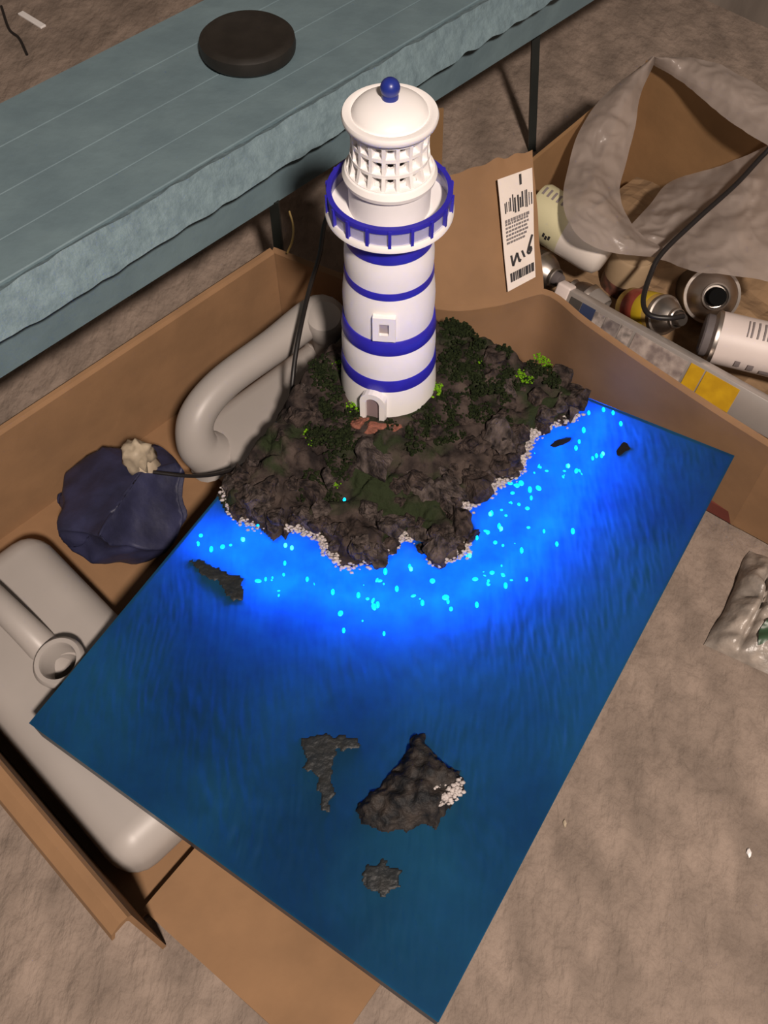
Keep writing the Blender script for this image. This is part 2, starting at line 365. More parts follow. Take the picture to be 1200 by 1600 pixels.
# yellow and red can, leaning
tp = at(1036, 492, .135); dirv = Vector((.34, -.60, .42)).normalized()
M_ycan = mat('yellow_can_paint', (.55, .36, .10), .4, .1)
o, M, L = can('spray_can', tp-dirv*.066, tp, .0245, 'small spray can with a yellow and red label and silver top', 'spray can', M_ycan, M_steel)
R3 = M.to_3x3(); bs = tp-dirv*.066
MB().lathe([(.0247, .034), (.0249, .035), (.0249, .053), (.0247, .054)], 40, R3, bs).build('yellow_band', mat('yellow_print', (.60, .42, .02), .4, .1), o, 40)
MB().lathe([(.0247, .012), (.0249, .013), (.0249, .033), (.0247, .034)], 40, R3, bs).build('red_band', mat('red_print', (.32, .06, .04), .4, .3), o, 40)
# white can lying, top to the left
b0 = at(1345, 588, .150)+NV*.009; tp = at(1108, 532, .150)+NV*.009
o, M, L = can('spray_can', b0, tp, .0315, 'white spray can lying on its side behind the metal bar', 'spray can', M_whitecan, M_dark, True)
R3 = M.to_3x3(); mb = MB()
for k in range(14):
    a0 = 0; s = L-.035-k*.0062; w = random.choice((.0012, .002, .0028))
    for q in range(4):
        A = q*.15; 
    mb.add([R3 @ Vector((.0328*math.cos(A2), .0328*math.sin(A2), z_))+b0 for A2, z_ in [(-.35+i*.14, s) for i in range(6)]+[(-.35+i*.14, s-w) for i in range(6)]], [(i, i+1, i+7, i+6) for i in range(5)])
CAN_PRINT = (mb, o)
# find the side of the can facing the camera/down and turn the print there
def turned(px, py, base, top, r, spans, m, parent, name):
    base = Vector(base); top = Vector(top); d = (top-base).normalized(); L = (top-base).length
    tocam = (Vector((0, 0, CH))-base); tocam = (tocam-d*tocam.dot(d)).normalized(); sd = d.cross(tocam); mb = MB()
    for s0, s1, a0, a1 in spans:
        k = 6; vs = []
        for s in (s0, s1):
            for i in range(k): A = a0+(a1-a0)*i/(k-1); vs.append(base+d*(L-s)+(tocam*math.cos(A)+sd*math.sin(A))*(r+.0004))
        mb.add(vs, [(i, i+1, i+1+k, i+k) for i in range(k-1)])
    return mb.build(name, m, parent)
sp_ = []; s = .033
for k in range(16): w = random.choice((.0012, .002, .003)); sp_.append((s, s+w, .25, .95)); s += w+random.choice((.003, .005))
turned(0, 0, b0, tp, .0325, sp_, mat('grey_print', (.20, .17, .17), .6, .1), o, 'printed_lines')
turned(0, 0, b0, tp, .0325, [(.03, .036, -1.0, -.7), (.045, .052, -1.05, -.75), (.06, .10, -1.1, -.9)], MATS['grey_print'], o, 'printed_mark')
# pale bottle behind the label
b0 = at(833, 322, .178); tp = at(938, 388, .160); d = (tp-b0).normalized(); x = d.orthogonal().normalized(); R3 = frame(x, d.cross(x), d, b0).to_3x3(); L = (tp-b0).length
bo = thing('plastic_bottle', b0, 'pale yellow and white plastic bottle lying beside the shipping label', 'bottle'); r = .0345
MB().lathe([(0, .002), (r*.9, .002), (r, .008), (r, L*.55)], 40, R3, b0).build('label_sleeve', mat('pale_yellow_label', (.56, .52, .33), .5, .05, 20), bo, 40)
MB().lathe([(r, L*.55), (r, L*.9), (r*.98, L-.002), (r*.9, L+.008), (r*.7, L+.013), (0, L+.014)], 40, R3, b0).build('bottle_body', mat('white_bottle', (.66, .60, .55), .45, .04), bo, 40)
turned(0, 0, b0, tp, r, [(L-.010-i*.007, L-.007-i*.007, -.95, -.55) for i in range(5)]+[(.055, .058, -1.0, -.7), (.049, .052, -1.0, -.7)], MATS['grey_print'], bo, 'barcode')
turned(0, 0, b0, tp, r, [(.065, .068, .62, .8), (.061, .064, .68, .86), (.057, .060, .62, .8)], ink, bo, 'printed_mark')
# metal can end between label and bottle
tp = at(846, 422, .112); dirv = (TV*.95+ZV*.18-NV*.12).normalized()
o, M, L = can('spray_can', tp-dirv*.06, tp, .0260, 'steel can squeezed under the pale bottle beside the label', 'spray can', M_steel, M_dark)
# beige cup shaped can, grey can
tp = at(990, 394, .140)+NV*.004; b0 = tp+Vector((-.006, .004, -.075)); 
cu = thing('tin_can', b0, 'beige can with dark reddish print standing behind the metal bar', 'can')
d = (tp-b0).normalized(); x = d.orthogonal().normalized(); R3 = frame(x, d.cross(x), d, b0).to_3x3(); L = (tp-b0).length
MB().lathe([(0, 0), (.028, 0), (.029, .004), (.029, L*.45)], 36, R3, b0).build('print_sleeve', mat('reddish_print', (.20, .075, .055), .5, scale=90, col2=(.045, .03, .025)), cu, 40)
MB().lathe([(.029, L*.45), (.030, L-.004), (.028, L), (.026, L-.003), (0, L-.004)], 36, R3, b0).build('can_body', mat('beige_paint', (.36, .26, .16), .5, .08), cu, 40)
b0 = at(937, 489, .092); tp = at(915, 468, .097)
o, M, L = can('spray_can', b0, tp, .0225, 'grey can lying under the pale bottle behind the metal bar', 'spray can', mat('grey_can_paint', (.20, .18, .165), .45, .1), None)
# metal bar with stickers
A0 = at(868, 445, .152)+NV*.004; A1 = at(1330, 704, .152)+NV*.004; ax = (A1-A0).normalized(); dn = Vector((0, 0, -1)); bn = ax.cross(ZV).normalized()
if bn.y > 0: bn = -bn
tl = (ZV*.92+bn*(-.39)).normalized(); fr = ax.cross(tl).normalized()
if fr.y > 0: fr = -fr
bar = thing('metal_bar', A0, 'long silver metal bar with stickers lying against the carton rim', 'metal bar')
BHt, BD = .040, .016; BLn = (A1-A0).length
bm_ = frame(ax, -fr, tl, A0+ax*(BLn/2)-tl*(BHt/2)-fr*(BD/2))
mb = MB(); rbox(mb, bm_, (BLn, BD, BHt), .0015, 2); mb.build('bar_body', M_alu, bar, 40)
mb = MB(); rbox(mb, frame(ax, -fr, tl, A0+ax*.010-tl*(BHt*.42)-fr*(BD/2)), (.020, BD+.002, BHt*.95), .003, 3); mb.build('end_cap', M_whitecan, bar, 40)
def sticker(name, s0, s1, h0_, h1_, m):
    q = lambda s, h: A0+ax*s-tl*(BHt*h)+fr*.0010
    MB().add([q(s0, h0_), q(s1, h0_), q(s1, h1_), q(s0, h1_)]+[v-fr*.0011 for v in (q(s0, h0_), q(s1, h0_), q(s1, h1_), q(s0, h1_))],
             [(0, 1, 2, 3), (7, 6, 5, 4), (0, 4, 5, 1), (1, 5, 6, 2), (2, 6, 7, 3), (3, 7, 4, 0)]).build(name, m, bar)
sticker('sticker', .024, .040, .15, .9, mat('sticker_dark', (.06, .055, .05), .4, .2))
sticker('sticker', .041, .060, .15, .9, mat('sticker_blue', (.035, .05, .11), .4, .2))
sticker('sticker', .061, .074, .18, .85, mat('sticker_pale', (.42, .36, .33), .5, scale=120, col2=(.16, .14, .13)))
sticker('sticker', .076, .096, .18, .85, mat('sticker_grey', (.30, .26, .24), .5, scale=90, col2=(.12, .10, .10)))
sticker('sticker', .098, .114, .15, .9, MATS['sticker_pale'])
sticker('sticker', .118, .190, .15, .9, mat('sticker_print', (.44, .37, .33), .5, scale=70, col2=(.20, .16, .15), stretch=(1, 1, 1)))
YS = mat('sticker_yellow', (.56, .33, .01), .5, scale=60, col2=(.46, .26, .008))
sticker('yellow_sticker', .194, .212, .12, .92, YS); sticker('yellow_sticker', .214, .258, .12, .92, YS)

# plastic bag liner: draped sheets in one mesh
bagm = MB()
def loft(a, b, nu, nv, amp, sag=0):
    pa = spline([at(*p) for p in a], 6); pb = spline([at(*p) for p in b], 6)
    def pick(p, u): i = u*(len(p)-1); k = min(int(i), len(p)-2); return p[k].lerp(p[k+1], i-k)
    def fn(u, v):
        q = pick(pa, u).lerp(pick(pb, u), v); w = math.sin(math.pi*v)*.6+.4
        e = noise.noise(q*20)-1.1*abs(noise.noise(q*26+Vector((3, 1, 2))))+.5-.55*abs(noise.noise(q*60))
        q = q+Vector((0, -.5, .85))*(amp*e*w+sag*math.sin(math.pi*v)); return q
    bagm.grid(fn, nu, nv)
loft([(1010, 98, .245), (945, 148, .235), (905, 205, .228), (888, 260, .215), (880, 320, .222), (905, 372, .216), (960, 395, .196), (1030, 402, .172)],
     [(1022, 100, .238), (1000, 150, .232), (992, 200, .222), (978, 255, .205), (968, 300, .20), (985, 345, .190), (1012, 372, .180), (1045, 392, .170)], 90, 40, .012, .012)
loft([(985, 352, .160), (1015, 320, .150), (1045, 285, .150), (1100, 266, .172), (1160, 245, .200), (1225, 215, .238)],
     [(1010, 398, .158), (1040, 408, .165), (1085, 425, .185), (1140, 430, .188), (1180, 436, .182), (1235, 450, .175)], 100, 46, .012, .010)
loft([(1010, 96, .245), (1055, 90, .252), (1110, 95, .256), (1165, 122, .258), (1235, 165, .26)],
     [(1016, 100, .238), (1060, 126, .240), (1110, 168, .238), (1160, 205, .238), (1235, 250, .236)], 90, 30, .010, .012)
bag = bagm.build('plastic_bag', M_bag, None, 180); tag(bag, 'milky translucent plastic bag lining the carton of spray cans', 'plastic bag')
cb = MB().tube(spline([nt(1.36, -.20, .0045), nt(1.24, -.29, .0045), nt(1.19, -.32, .12), nt(1.155, -.335, .236), at(1240, 200, .25), at(1195, 240, .228), at(1150, 288, .215), at(1090, 342, .205), at(1035, 395, .195), at(1016, 430, .185), at(1005, 470, .178), at(1015, 492, .176), at(1045, 497, .176), at(1068, 494, .172)], 10), .0032, 8)
tag(cb.build('power_cable', M_cable, None, 60), 'black cable hanging over the plastic bag and spray cans', 'cable')

# ---------------------------------------------------------------- canisters and bag inside the first carton
jr = thing('jerrycan', nt(.44, -.645, .005), 'milky white jerrycan with a long moulded handle standing behind the rocks', 'jerrycan')
mb = MB(); rbox(mb, BOXM(nt(.460, -.600, .049)), (.235, .15, .087), .028, 5); mb.build('can_body', M_jerry, jr, 60)
hp = spline([nt(.345, -.625, .070), nt(.332, -.632, .100), nt(.345, -.640, .132), nt(.39, -.645, .148), nt(.47, -.645, .150), nt(.545, -.648, .146), nt(.566, -.650, .10), nt(.562, -.650, .07)], 8)
MB().tube(hp, [.034-.014*math.sin(math.pi*min(1, i/(len(hp)-1)*1.15))**.5 for i in range(len(hp))], 20).build('handle', M_jerry, jr, 60)
cpos = at(507, 502, .158)
MB().lathe([(.016, -.075), (.017, -.03), (.020, -.022), (.0225, -.018), (.0225, .006), (.020, .012), (.012, .0145), (0, .015)], 32, Matrix.Rotation(.25, 3, 'X'), cpos).build('screw_cap', M_jerry, jr, 40)

jl = thing('jerrycan', nt(.05, -.50, .005), 'dull white jerrycan with an open spout under the seascape corner', 'jerrycan')
nk = at(93, 1035, .105)
mb = MB(); rbox(mb, BOXM(nt(.055, -.505, .045)), (.165, .385, .080), .032, 5); jbody = mb.build('can_body', M_jerry, jl, 60)
cut = MB().lathe([(0, -.06), (.0185, -.06), (.0185, .03), (0, .03)], 32, c=(nk.x, nk.y, .085)).build('cutter', M_jerry)
bo_ = jbody.modifiers.new('hole', 'BOOLEAN'); bo_.operation = 'DIFFERENCE'; bo_.object = cut; bo_.solver = 'EXACT'
bpy.context.view_layer.update()
me_ = bpy.data.meshes.new_from_object(jbody.evaluated_get(bpy.context.evaluated_depsgraph_get()))
jbody.modifiers.clear(); jbody.data = me_
wn = jbody.modifiers.new('weighted_normals', 'WEIGHTED_NORMAL'); wn.keep_sharp = True
bpy.data.objects.remove(cut)
hp = spline([nt(.045, -.685, .07), nt(.047, -.66, .098), nt(.05, -.63, .106), nt(.053, -.59, .102), nt(.056, -.555, .085), nt(.057, -.54, .06)], 8)
MB().tube(hp, [.019-.004*math.sin(math.pi*i/(len(hp)-1)) for i in range(len(hp))], 18).build('handle', M_jerry, jl, 60)
nk = at(93, 1035, .105); TM = (Matrix.Rotation(-.12, 3, 'Y') @ Matrix.Rotation(.10, 3, 'X'))
MB().lathe([(.024, -.045), (.024, -.006), (.0265, -.004), (.027, .002), (.024, .0055), (.0195, .005), (.018, .001), (.018, -.03)], 36, TM, nk).build('spout_ring', M_jerry, jl, 50)

bb = thing('plastic_sack', nt(.245, -.66, .005), 'dark navy blue plastic sack with a tied cream neck inside the carton', 'sack')
mb = MB(); bmv = bmesh.new(); bmesh.ops.create_icosphere(bmv, subdivisions=5, radius=1)
pl = [(Vector((random.gauss(0, 1), random.gauss(0, 1), random.gauss(0, 1))).normalized(), random.uniform(.55, .9)) for _ in range(22)]
for v in bmv.verts:
    q = v.co*1.15
    for nn, dd in pl:
        e = q.dot(nn)-dd
        if e > 0: q = q-nn*e*1.12
    q = q*(1+.16*noise.noise(q*1.6)+.05*noise.noise(q*4.5))
    v.co = Vector((q.x*.105, q.y*.095, max(q.z, -.7)*.066))
zmin = min(v.co.z for v in bmv.verts)
off = nt(.226, -.655, .0055-zmin)
mb.add([v.co+off for v in bmv.verts], [tuple(v.index for v in f.verts) for f in bmv.faces]); bmv.free()
mb.build('sack_body', M_navy, bb, 180)
kp = at(215, 712, .105)
mb = MB().ico(kp, .019, 3, (.9, .9, 1.15), nz=.5, nsc=2.2); mb.tube([kp, kp+Vector((.004, .004, -.05))], [.012, .024], 12); mb.build('tied_neck', M_cream, bb, 180)

# ---------------------------------------------------------------- cords on the left
tag(MB().tube(spline([nt(.76, -.780, .205), at(514, 330, .215), at(499, 400, .210), at(484, 450, .205), at(470, 510, .20), at(461, 560, .185), at(456, 606, .165), at(452, 640, .135)], 8), .0028, 8).build('lamp_cord', M_cable, None, 60),
    'thin black cord running down behind the lighthouse to the rocks', 'cord')
tag(MB().tube(spline([at(240, 738, .092), at(300, 744, .095), at(350, 738, .128), at(392, 720, .150)], 8), .0022, 8).build('cord', M_cable, None, 60), 'thin dark cord lying across from the navy sack to the rocks', 'cord')
tag(MB().tube(spline([at(452, 330, .21), at(458, 352, .20), at(457, 375, .19), at(449, 395, .17)], 8), .0014, 6).build('wire', mat('yellow_wire', (.35, .24, .08), .5, .1), None, 60), 'short yellow wire hanging at the carton back corner', 'wire')

# ---------------------------------------------------------------- seascape base
SZ = .13
QN, QR, QB, QL = at(685, 1598, SZ), at(1148, 712, SZ), Vector((-.016, .864, SZ)), at(45, 1130, SZ)
sea_root = thing('seascape_model', (QN+QB)/2-ZV*.035, 'glowing blue resin sea panel with rocky island lying across the open carton', 'model')
def quad(u, v): return QN*(1-u)*(1-v)+QR*u*(1-v)+QB*u*v+QL*(1-u)*v   # u towards right/back, v towards left
def inset(d, z):
    c = (QN+QR+QB+QL)/4; out = []
    for p in (QN, QR, QB, QL): q = p-c; q = q*(1-d/q.length*1.4); out.append(Vector((c.x+q.x, c.y+q.y, z)))
    return out
def ripple(x, y):
    w = noise.noise(Vector((x*14, y*10, 3)))
    a = noise.noise(Vector((x*150+2*w, y*32, 0)))
    b = noise.noise(Vector((x*290+2*w, y*60, 7)))
    k = .5+.5*noise.noise(Vector((x*11, y*11, 9)))
    return (.00085*a+.00062*b)*(.22+1.5*k*k)+.0005*w
NU, NVv = 420, 330
def sea_pt(u, v):
    p = quad(u, v); e = min(u, 1-u, v, 1-v); p.z = SZ+ripple(p.x, p.y)*min(1, e*25); return p
m = bpy.data.materials.new('blue_resin'); m.use_nodes = True; MATS['blue_resin'] = m
N = m.node_tree.nodes; L_ = m.node_tree.links; b = N['Principled BSDF']
tc = N.new('ShaderNodeTexCoord'); nz = N.new('ShaderNodeTexNoise'); nz.inputs['Scale'].default_value = 7; nz.inputs['Detail'].default_value = 4
L_.new(tc.outputs['Object'], nz.inputs['Vector'])
r = N.new('ShaderNodeValToRGB'); r.color_ramp.elements[0].position = .35; r.color_ramp.elements[1].position = .68
r.color_ramp.elements[0].color = (.010, .055, .114, 1); r.color_ramp.elements[1].color = (.017, .108, .205, 1)
L_.new(nz.outputs['Fac'], r.inputs[0])
L_.new(r.outputs[0], b.inputs['Base Color'])
b.inputs['Roughness'].default_value = .25; b.inputs['Specular IOR Level'].default_value = .40
n2 = N.new('ShaderNodeTexNoise'); n2.inputs['Scale'].default_value = 45; n2.inputs['Detail'].default_value = 5; L_.new(tc.outputs['Object'], n2.inputs['Vector'])
r2 = N.new('ShaderNodeValToRGB'); r2.color_ramp.elements[0].position = .3; r2.color_ramp.elements[1].position = .7
r2.color_ramp.elements[0].color = (.0, .20, .80, 1); r2.color_ramp.elements[1].color = (.01, .34, .95, 1)
L_.new(n2.outputs['Fac'], r2.inputs[0])
tr = N.new('ShaderNodeBsdfTranslucent'); L_.new(r2.outputs[0], tr.inputs[0])
mx = N.new('ShaderNodeMixShader'); mx.inputs[0].default_value = .45
L_.new(b.outputs[0], mx.inputs[1]); L_.new(tr.outputs[0], mx.inputs[2]); L_.new(mx.outputs[0], N['Material Output'].inputs[0])
sea = MB().grid(sea_pt, NU, NVv).build('resin_sea', m, sea_root, 180)
ou, inn = inset(.001, 0), inset(.004, 0)
mb = MB(); vs = [Vector((p.x, p.y, z)) for z in (SZ-.0003, SZ-.034) for p in ou]+[Vector((p.x, p.y, z)) for z in (SZ-.0003, SZ-.034) for p in inn]
fs = []
for i in range(4):
    j = (i+1) % 4; fs += [(i, j, 4+j, 4+i), (8+j, 8+i, 12+i, 12+j), (i, 8+i, 8+j, j), (4+i, 4+j, 12+j, 12+i)]
mb.add(vs, fs).build('side_rim', M_rim, sea_root)
MB().prism(ou, SZ-.0375, SZ-.0335).build('base_board', M_rim, sea_root)
# LED strip under the resin
led_px = [(318, 858), (372, 880), (415, 930), (470, 925), (530, 945), (590, 955), (650, 955), (710, 945), (765, 920), (812, 885), (852, 842), (884, 795), (912, 745), (930, 690), (935, 645),
          (390, 842), (460, 872), (545, 905), (630, 892), (700, 892), (752, 850), (795, 800), (842, 745), (878, 695)]
pts = [at(*p, SZ-.021) for p in led_px]
extra = [at((led_px[i][0]+led_px[i+1][0])/2, (led_px[i][1]+led_px[i+1][1])/2, SZ-.021) for i in list(range(14))+list(range(15, 23))]
pts = pts+extra
far = [at(*p, SZ-.021) for p in ((985, 700), (975, 765), (945, 825), (900, 880), (850, 925), (780, 965), (700, 985), (610, 995), (520, 980))]
for i, p in enumerate(pts+far):
    l = bpy.data.lights.new('sea_led', 'POINT'); l.energy = .055 if i < len(pts) else .014; l.color = (.0, .235, 1); l.shadow_soft_size = .003
    o = bpy.data.objects.new('sea_led', l); C.objects.link(o); o.parent = sea_root
    o.matrix_local = Matrix.Translation(p-sea_root.matrix_world.translation)
MB().tube([Vector((p.x, p.y, SZ-.026)) for p in spline(pts[:15], 4)], .0015, 6).build('led_strip', M_white, sea_root)

# island height field
shore_px = [(338, 772), (352, 800), (372, 812), (404, 822), (428, 846), (452, 826), (498, 842), (516, 862), (532, 886), (575, 882), (604, 876), (610, 852), (640, 838), (662, 842), (668, 872), (700, 872), (734, 852), (738, 834), (702, 812), (740, 782), (770, 762), (806, 742), (824, 712), (832, 682), (868, 662), (902, 652), (908, 616)]
shore = [at(*p, SZ) for p in shore_px]
eB = [QB.lerp(QL, .005)]
u_l = .5
poly = [(p.x, p.y) for p in shore]
def on_edge(a, b, p):
    d = b-a; k = max(0, min(1, (p-a).dot(d)/d.dot(d))); return a+d*k
s_start = on_edge(QL, QB, shore[0]); s_end = on_edge(QR, QB, shore[-1])
cen = (QN+QR+QB+QL)/4
ins = lambda p: p+(cen-p).normalized()*.004
poly = [(ins(s_start).x, ins(s_start).y)]+poly+[(ins(s_end).x, ins(s_end).y), (ins(QB).x, ins(QB).y)]
P2 = np.array(poly)
xs = np.arange(P2[:, 0].min()-.006, P2[:, 0].max()+.006, .0026); ys = np.arange(P2[:, 1].min()-.006, P2[:, 1].max()+.006, .0026)
X, Y = np.meshgrid(xs, ys)
def segdist(P, Q):
    d = Q-P; k = np.clip(((X-P[0])*d[0]+(Y-P[1])*d[1])/(d@d), 0, 1); return np.hypot(X-P[0]-k*d[0], Y-P[1]-k*d[1])
inside = np.zeros(X.shape, bool); n = len(P2)
for i in range(n):
    a, b_ = P2[i], P2[(i+1) % n]
    c = ((a[1] > Y) != (b_[1] > Y)) & (X < (b_[0]-a[0])*(Y-a[1])/(b_[1]-a[1]+1e-12)+a[0]); inside ^= c
dsh = np.min([segdist(P2[i], P2[i+1]) for i in range(0, len(shore)+1)], axis=0)
dbk = np.min([segdist(P2[-3], P2[-2]), segdist(P2[-2], P2[-1]), segdist(P2[-1], P2[0])], axis=0)
LP = at(607, 587, .19)      # lighthouse foot
GZ = .181
dl = np.hypot(X-LP.x, Y-LP.y)
sm = lambda a: np.clip(a, 0, 1)**2*(3-2*np.clip(a, 0, 1))
Hh = .020*sm(dsh/.012)+.034*sm((dsh-.01)/.10)
Hh = Hh*np.maximum(.35, sm(dbk/.03+.35))
nzv = np.zeros(X.shape); cell = np.zeros(X.shape)
for j in range(X.shape[0]):
    for i in range(X.shape[1]):
        if inside[j, i]:
            p = Vector((X[j, i], Y[j, i], 0))
            d_, q_ = noise.voronoi(p*38+Vector((noise.noise(p*30), noise.noise(p*30+Vector((5, 5, 5))), 0))*.5)
            r1 = noise.noise(Vector(q_[0])*3.7)
            cell[j, i] = r1*.012+(d_[1]-d_[0])*.010
            nzv[j, i] = .013*noise.noise(p*16)+.006*noise.noise(p*60)+.004*abs(noise.noise(p*130))
Hh = Hh+(cell+nzv)*sm(dsh/.018)*sm(dbk/.008+.3)
k = sm((.085-dl)/.04); Hh = Hh*(1-k)+(GZ-SZ)*k+k*nzv*.25
Hh = np.maximum(Hh, .004)
ZI = np.where(inside, SZ+Hh, SZ-.004)
def ground(x, y):
    i = int(np.clip((x-xs[0])/.0026, 0, len(xs)-1)); j = int(np.clip((y-ys[0])/.0026, 0, len(ys)-1)); return float(ZI[j, i])
def hit(px, py):
    z = .30
    while z > SZ:
        p = at(px, py, z)
        if ground(p.x, p.y) >= z: break
        z -= .001
    return at(px, py, max(z, SZ))
vid = -np.ones(X.shape, int); keep = inside.copy()
for dy in (-1, 0, 1):
    for dx in (-1, 0, 1): keep |= np.roll(np.roll(inside, dy, 0), dx, 1)
mb = MB()
for j in range(X.shape[0]):
    for i in range(X.shape[1]):
        if keep[j, i]: vid[j, i] = len(mb.v); mb.v.append((X[j, i], Y[j, i], ZI[j, i]))
for j in range(X.shape[0]-1):
    for i in range(X.shape[1]-1):
        f = (vid[j, i], vid[j, i+1], vid[j+1, i+1], vid[j+1, i])
        if min(f) >= 0 and (inside[j, i] or inside[j, i+1] or inside[j+1, i+1] or inside[j+1, i]): mb.f.append(tuple(int(q) for q in f))
moss_mix(M_rock, .50, .60, 15)
isl = mb.build('island_rock', M_rock, sea_root, 180)

# boulders, moss, foam
rock_me = []
for k in range(7):
    bm = bmesh.new(); bmesh.ops.create_icosphere(bm, subdivisions=3, radius=1)
    pl = [(Vector((random.gauss(0, 1), random.gauss(0, 1), random.gauss(0, 1))).normalized(), random.uniform(.40, .72)) for _ in range(9)]
    for v in bm.verts:
        q = v.co
        for nn, dd in pl:
            e = q.dot(nn)-dd
            if e > 0: q = q-nn*e
        q = q*(1+.10*noise.noise(q*3+Vector((k*5, 0, 0)))); v.co = q
    me = bpy.data.meshes.new('boulder'); [setattr(v, 'co', v.co*(1.25+.30*noise.noise(v.co*2.2+Vector((k, 0, 0)))+.20*noise.noise(v.co*5)+.10*noise.noise(v.co*11))) for v in bm.verts]; bm.to_mesh(me); bm.free(); rock_me.append(me)
rock_sets = {m.name: [] for m in (M_brock, M_brock2, M_wetrock, M_red, M_sunk)}
for m in (M_brock, M_brock2, M_wetrock, M_red, M_sunk):
    for me in rock_me: c = me.copy(); c.materials.append(m); rock_sets[m.name].append(c)
def boulder(p, r, m, sc=None, name='boulder', sink=.75):
    me = random.choice(rock_sets[m.name]); sc = sc or (random.uniform(.8, 1.25), random.uniform(.8, 1.25), random.uniform(.7, 1.1))
    M = Matrix.Translation(Vector(p)+ZV*r*(.5-sink)) @ Matrix.Rotation(random.uniform(0, 6.28), 4, 'Z') @ Matrix.Rotation(random.uniform(-.5, .5), 4, 'X') @ Matrix.Diagonal((r*sc[0], r*sc[1], r*sc[2], 1))
    return part(name, me, sea_root, M)
def inpoly(x, y): i = int((x-xs[0])/.0026); j = int((y-ys[0])/.0026); return 0 <= i < len(xs) and 0 <= j < len(ys) and inside[j, i]
for i in range(len(shore)-1):
    for q in range(2):
        p = shore[i].lerp(shore[i+1], random.random()); c = Vector((LP.x, LP.y-.02, p.z)); p = p.lerp(c, random.uniform(.02, .12)); p.z = ground(p.x, p.y)
        boulder(p, random.uniform(.007, .014), random.choice((M_brock, M_brock2, M_brock)))
cnt = 0
while cnt < 75:
    px, py = random.uniform(370, 900), random.uniform(540, 860); p = hit(px, py)
    if p.z < SZ+.006 or not inpoly(p.x, p.y) or (p.xy-LP.xy).length < .062: continue
    boulder(p, random.uniform(.006, .017), random.choice((M_brock, M_brock, M_brock2))); cnt += 1
for px, py, r in ((735, 838, .013), (715, 855, .011), (690, 862, .010), (585, 715, .022), (430, 760, .020), (410, 790, .014), (795, 700, .016), (760, 740, .014), (880, 630, .016), (850, 640, .014), (500, 800, .016), (560, 850, .014), (470, 800, .013)):
    boulder(hit(px, py), r*.85, M_brock2 if r > .013 else M_brock)
for px, py, r, sc in ((618, 815, .008, (.6, 1.5, .6)), (516, 738, .008, None), (588, 668, .013, (1.5, .7, .4)), (560, 662, .009, None), (618, 668, .009, (1.2, .7, .5))):
    boulder(hit(px, py), r, M_red, sc, 'red_stone')
for px, py, r, sc in ((880, 690, .008, (1.6, .6, .4)), (972, 702, .008, (1.5, .8, .3))):
    boulder(at(px, py, SZ), r, M_wetrock, sc, 'half_sunken_rock', .50)
def islet(name, outline, m, top, peak, amp, res=.0016, film=False):
    P = np.array([at(x, y, SZ)[:2] for x, y in outline]); k = len(P)
    gx = np.arange(P[:, 0].min()-.003, P[:, 0].max()+.003, res); gy = np.arange(P[:, 1].min()-.003, P[:, 1].max()+.003, res)
    A0_, B0_ = np.meshgrid(gx, gy); A, B = A0_.copy(), B0_.copy()
    for j in range(A.shape[0]):
        for i in range(A.shape[1]):
            w = Vector((A0_[j, i], B0_[j, i], 0)); A[j, i] += .004*noise.noise(w*90)+.003*noise.noise(w*230); B[j, i] += .004*noise.noise(w*90+Vector((9, 9, 9)))+.003*noise.noise(w*230+Vector((5, 5, 5)))
    ins_ = np.zeros(A.shape, bool); d = np.full(A.shape, 9.)
    for i in range(k):
        p, q = P[i], P[(i+1) % k]; e = q-p
        ins_ ^= ((p[1] > B) != (q[1] > B)) & (A < (q[0]-p[0])*(B-p[1])/(q[1]-p[1]+1e-12)+p[0])
        t = np.clip(((A-p[0])*e[0]+(B-p[1])*e[1])/(e@e), 0, 1); d = np.minimum(d, np.hypot(A-p[0]-t*e[0], B-p[1]-t*e[1]))
    pk = at(*peak, SZ); mb = MB(); ids = {}
    for j in range(A.shape[0]):
        for i in range(A.shape[1]):
            v = Vector((A0_[j, i], B0_[j, i], 0)); h = -.004
            if ins_[j, i]:
                g = max(0, 1-math.hypot(v.x-pk.x, v.y-pk.y)/.05)
                dd, qq = noise.voronoi(v*55)
                h = min(1, d[j, i]/.008)*(top*(.35+.65*g)+amp*(noise.noise(v*30)+.6*noise.noise(v*90)+.9*(dd[1]-dd[0])-.2))
                h = ripple(v.x, v.y)+min(.0007, d[j, i]*.2) if film else max(h, .0009)
            elif d[j, i] > res*1.6: continue
            ids[j, i] = len(mb.v); mb.v.append((v.x, v.y, SZ+h))
    for (j, i) in ids:
        f = [(j, i), (j, i+1), (j+1, i+1), (j+1, i)]
        if all(c in ids for c in f): mb.f.append(tuple(ids[c] for c in f))
    return mb.build(name, m, sea_root, 180)
islet('sea_stack', [(645, 1150), (664, 1147), (676, 1175), (694, 1195), (728, 1214), (722, 1238), (700, 1262), (684, 1296), (660, 1288), (640, 1294), (606, 1302), (566, 1288), (553, 1268), (574, 1240), (606, 1218), (626, 1190)], M_wetrock, .026, (668, 1215), .007)
islet('sunken_rock', [(468, 1152), (500, 1146), (530, 1148), (560, 1154), (564, 1168), (528, 1172), (520, 1186), (522, 1230), (516, 1272), (502, 1268), (494, 1216), (474, 1196)], M_sunk, .0012, (505, 1180), .0005, film=True)
islet('sunken_rock', [(562, 1362), (580, 1350), (604, 1344), (632, 1364), (622, 1388), (598, 1402), (570, 1390)], M_sunk, .0012, (596, 1372), .0005, film=True)
islet('sunken_rock', [(296, 876), (318, 872), (332, 886), (356, 892), (378, 904), (384, 936), (360, 938), (338, 912), (312, 898)], M_sunk, .0012, (350, 905), .0005, film=True)
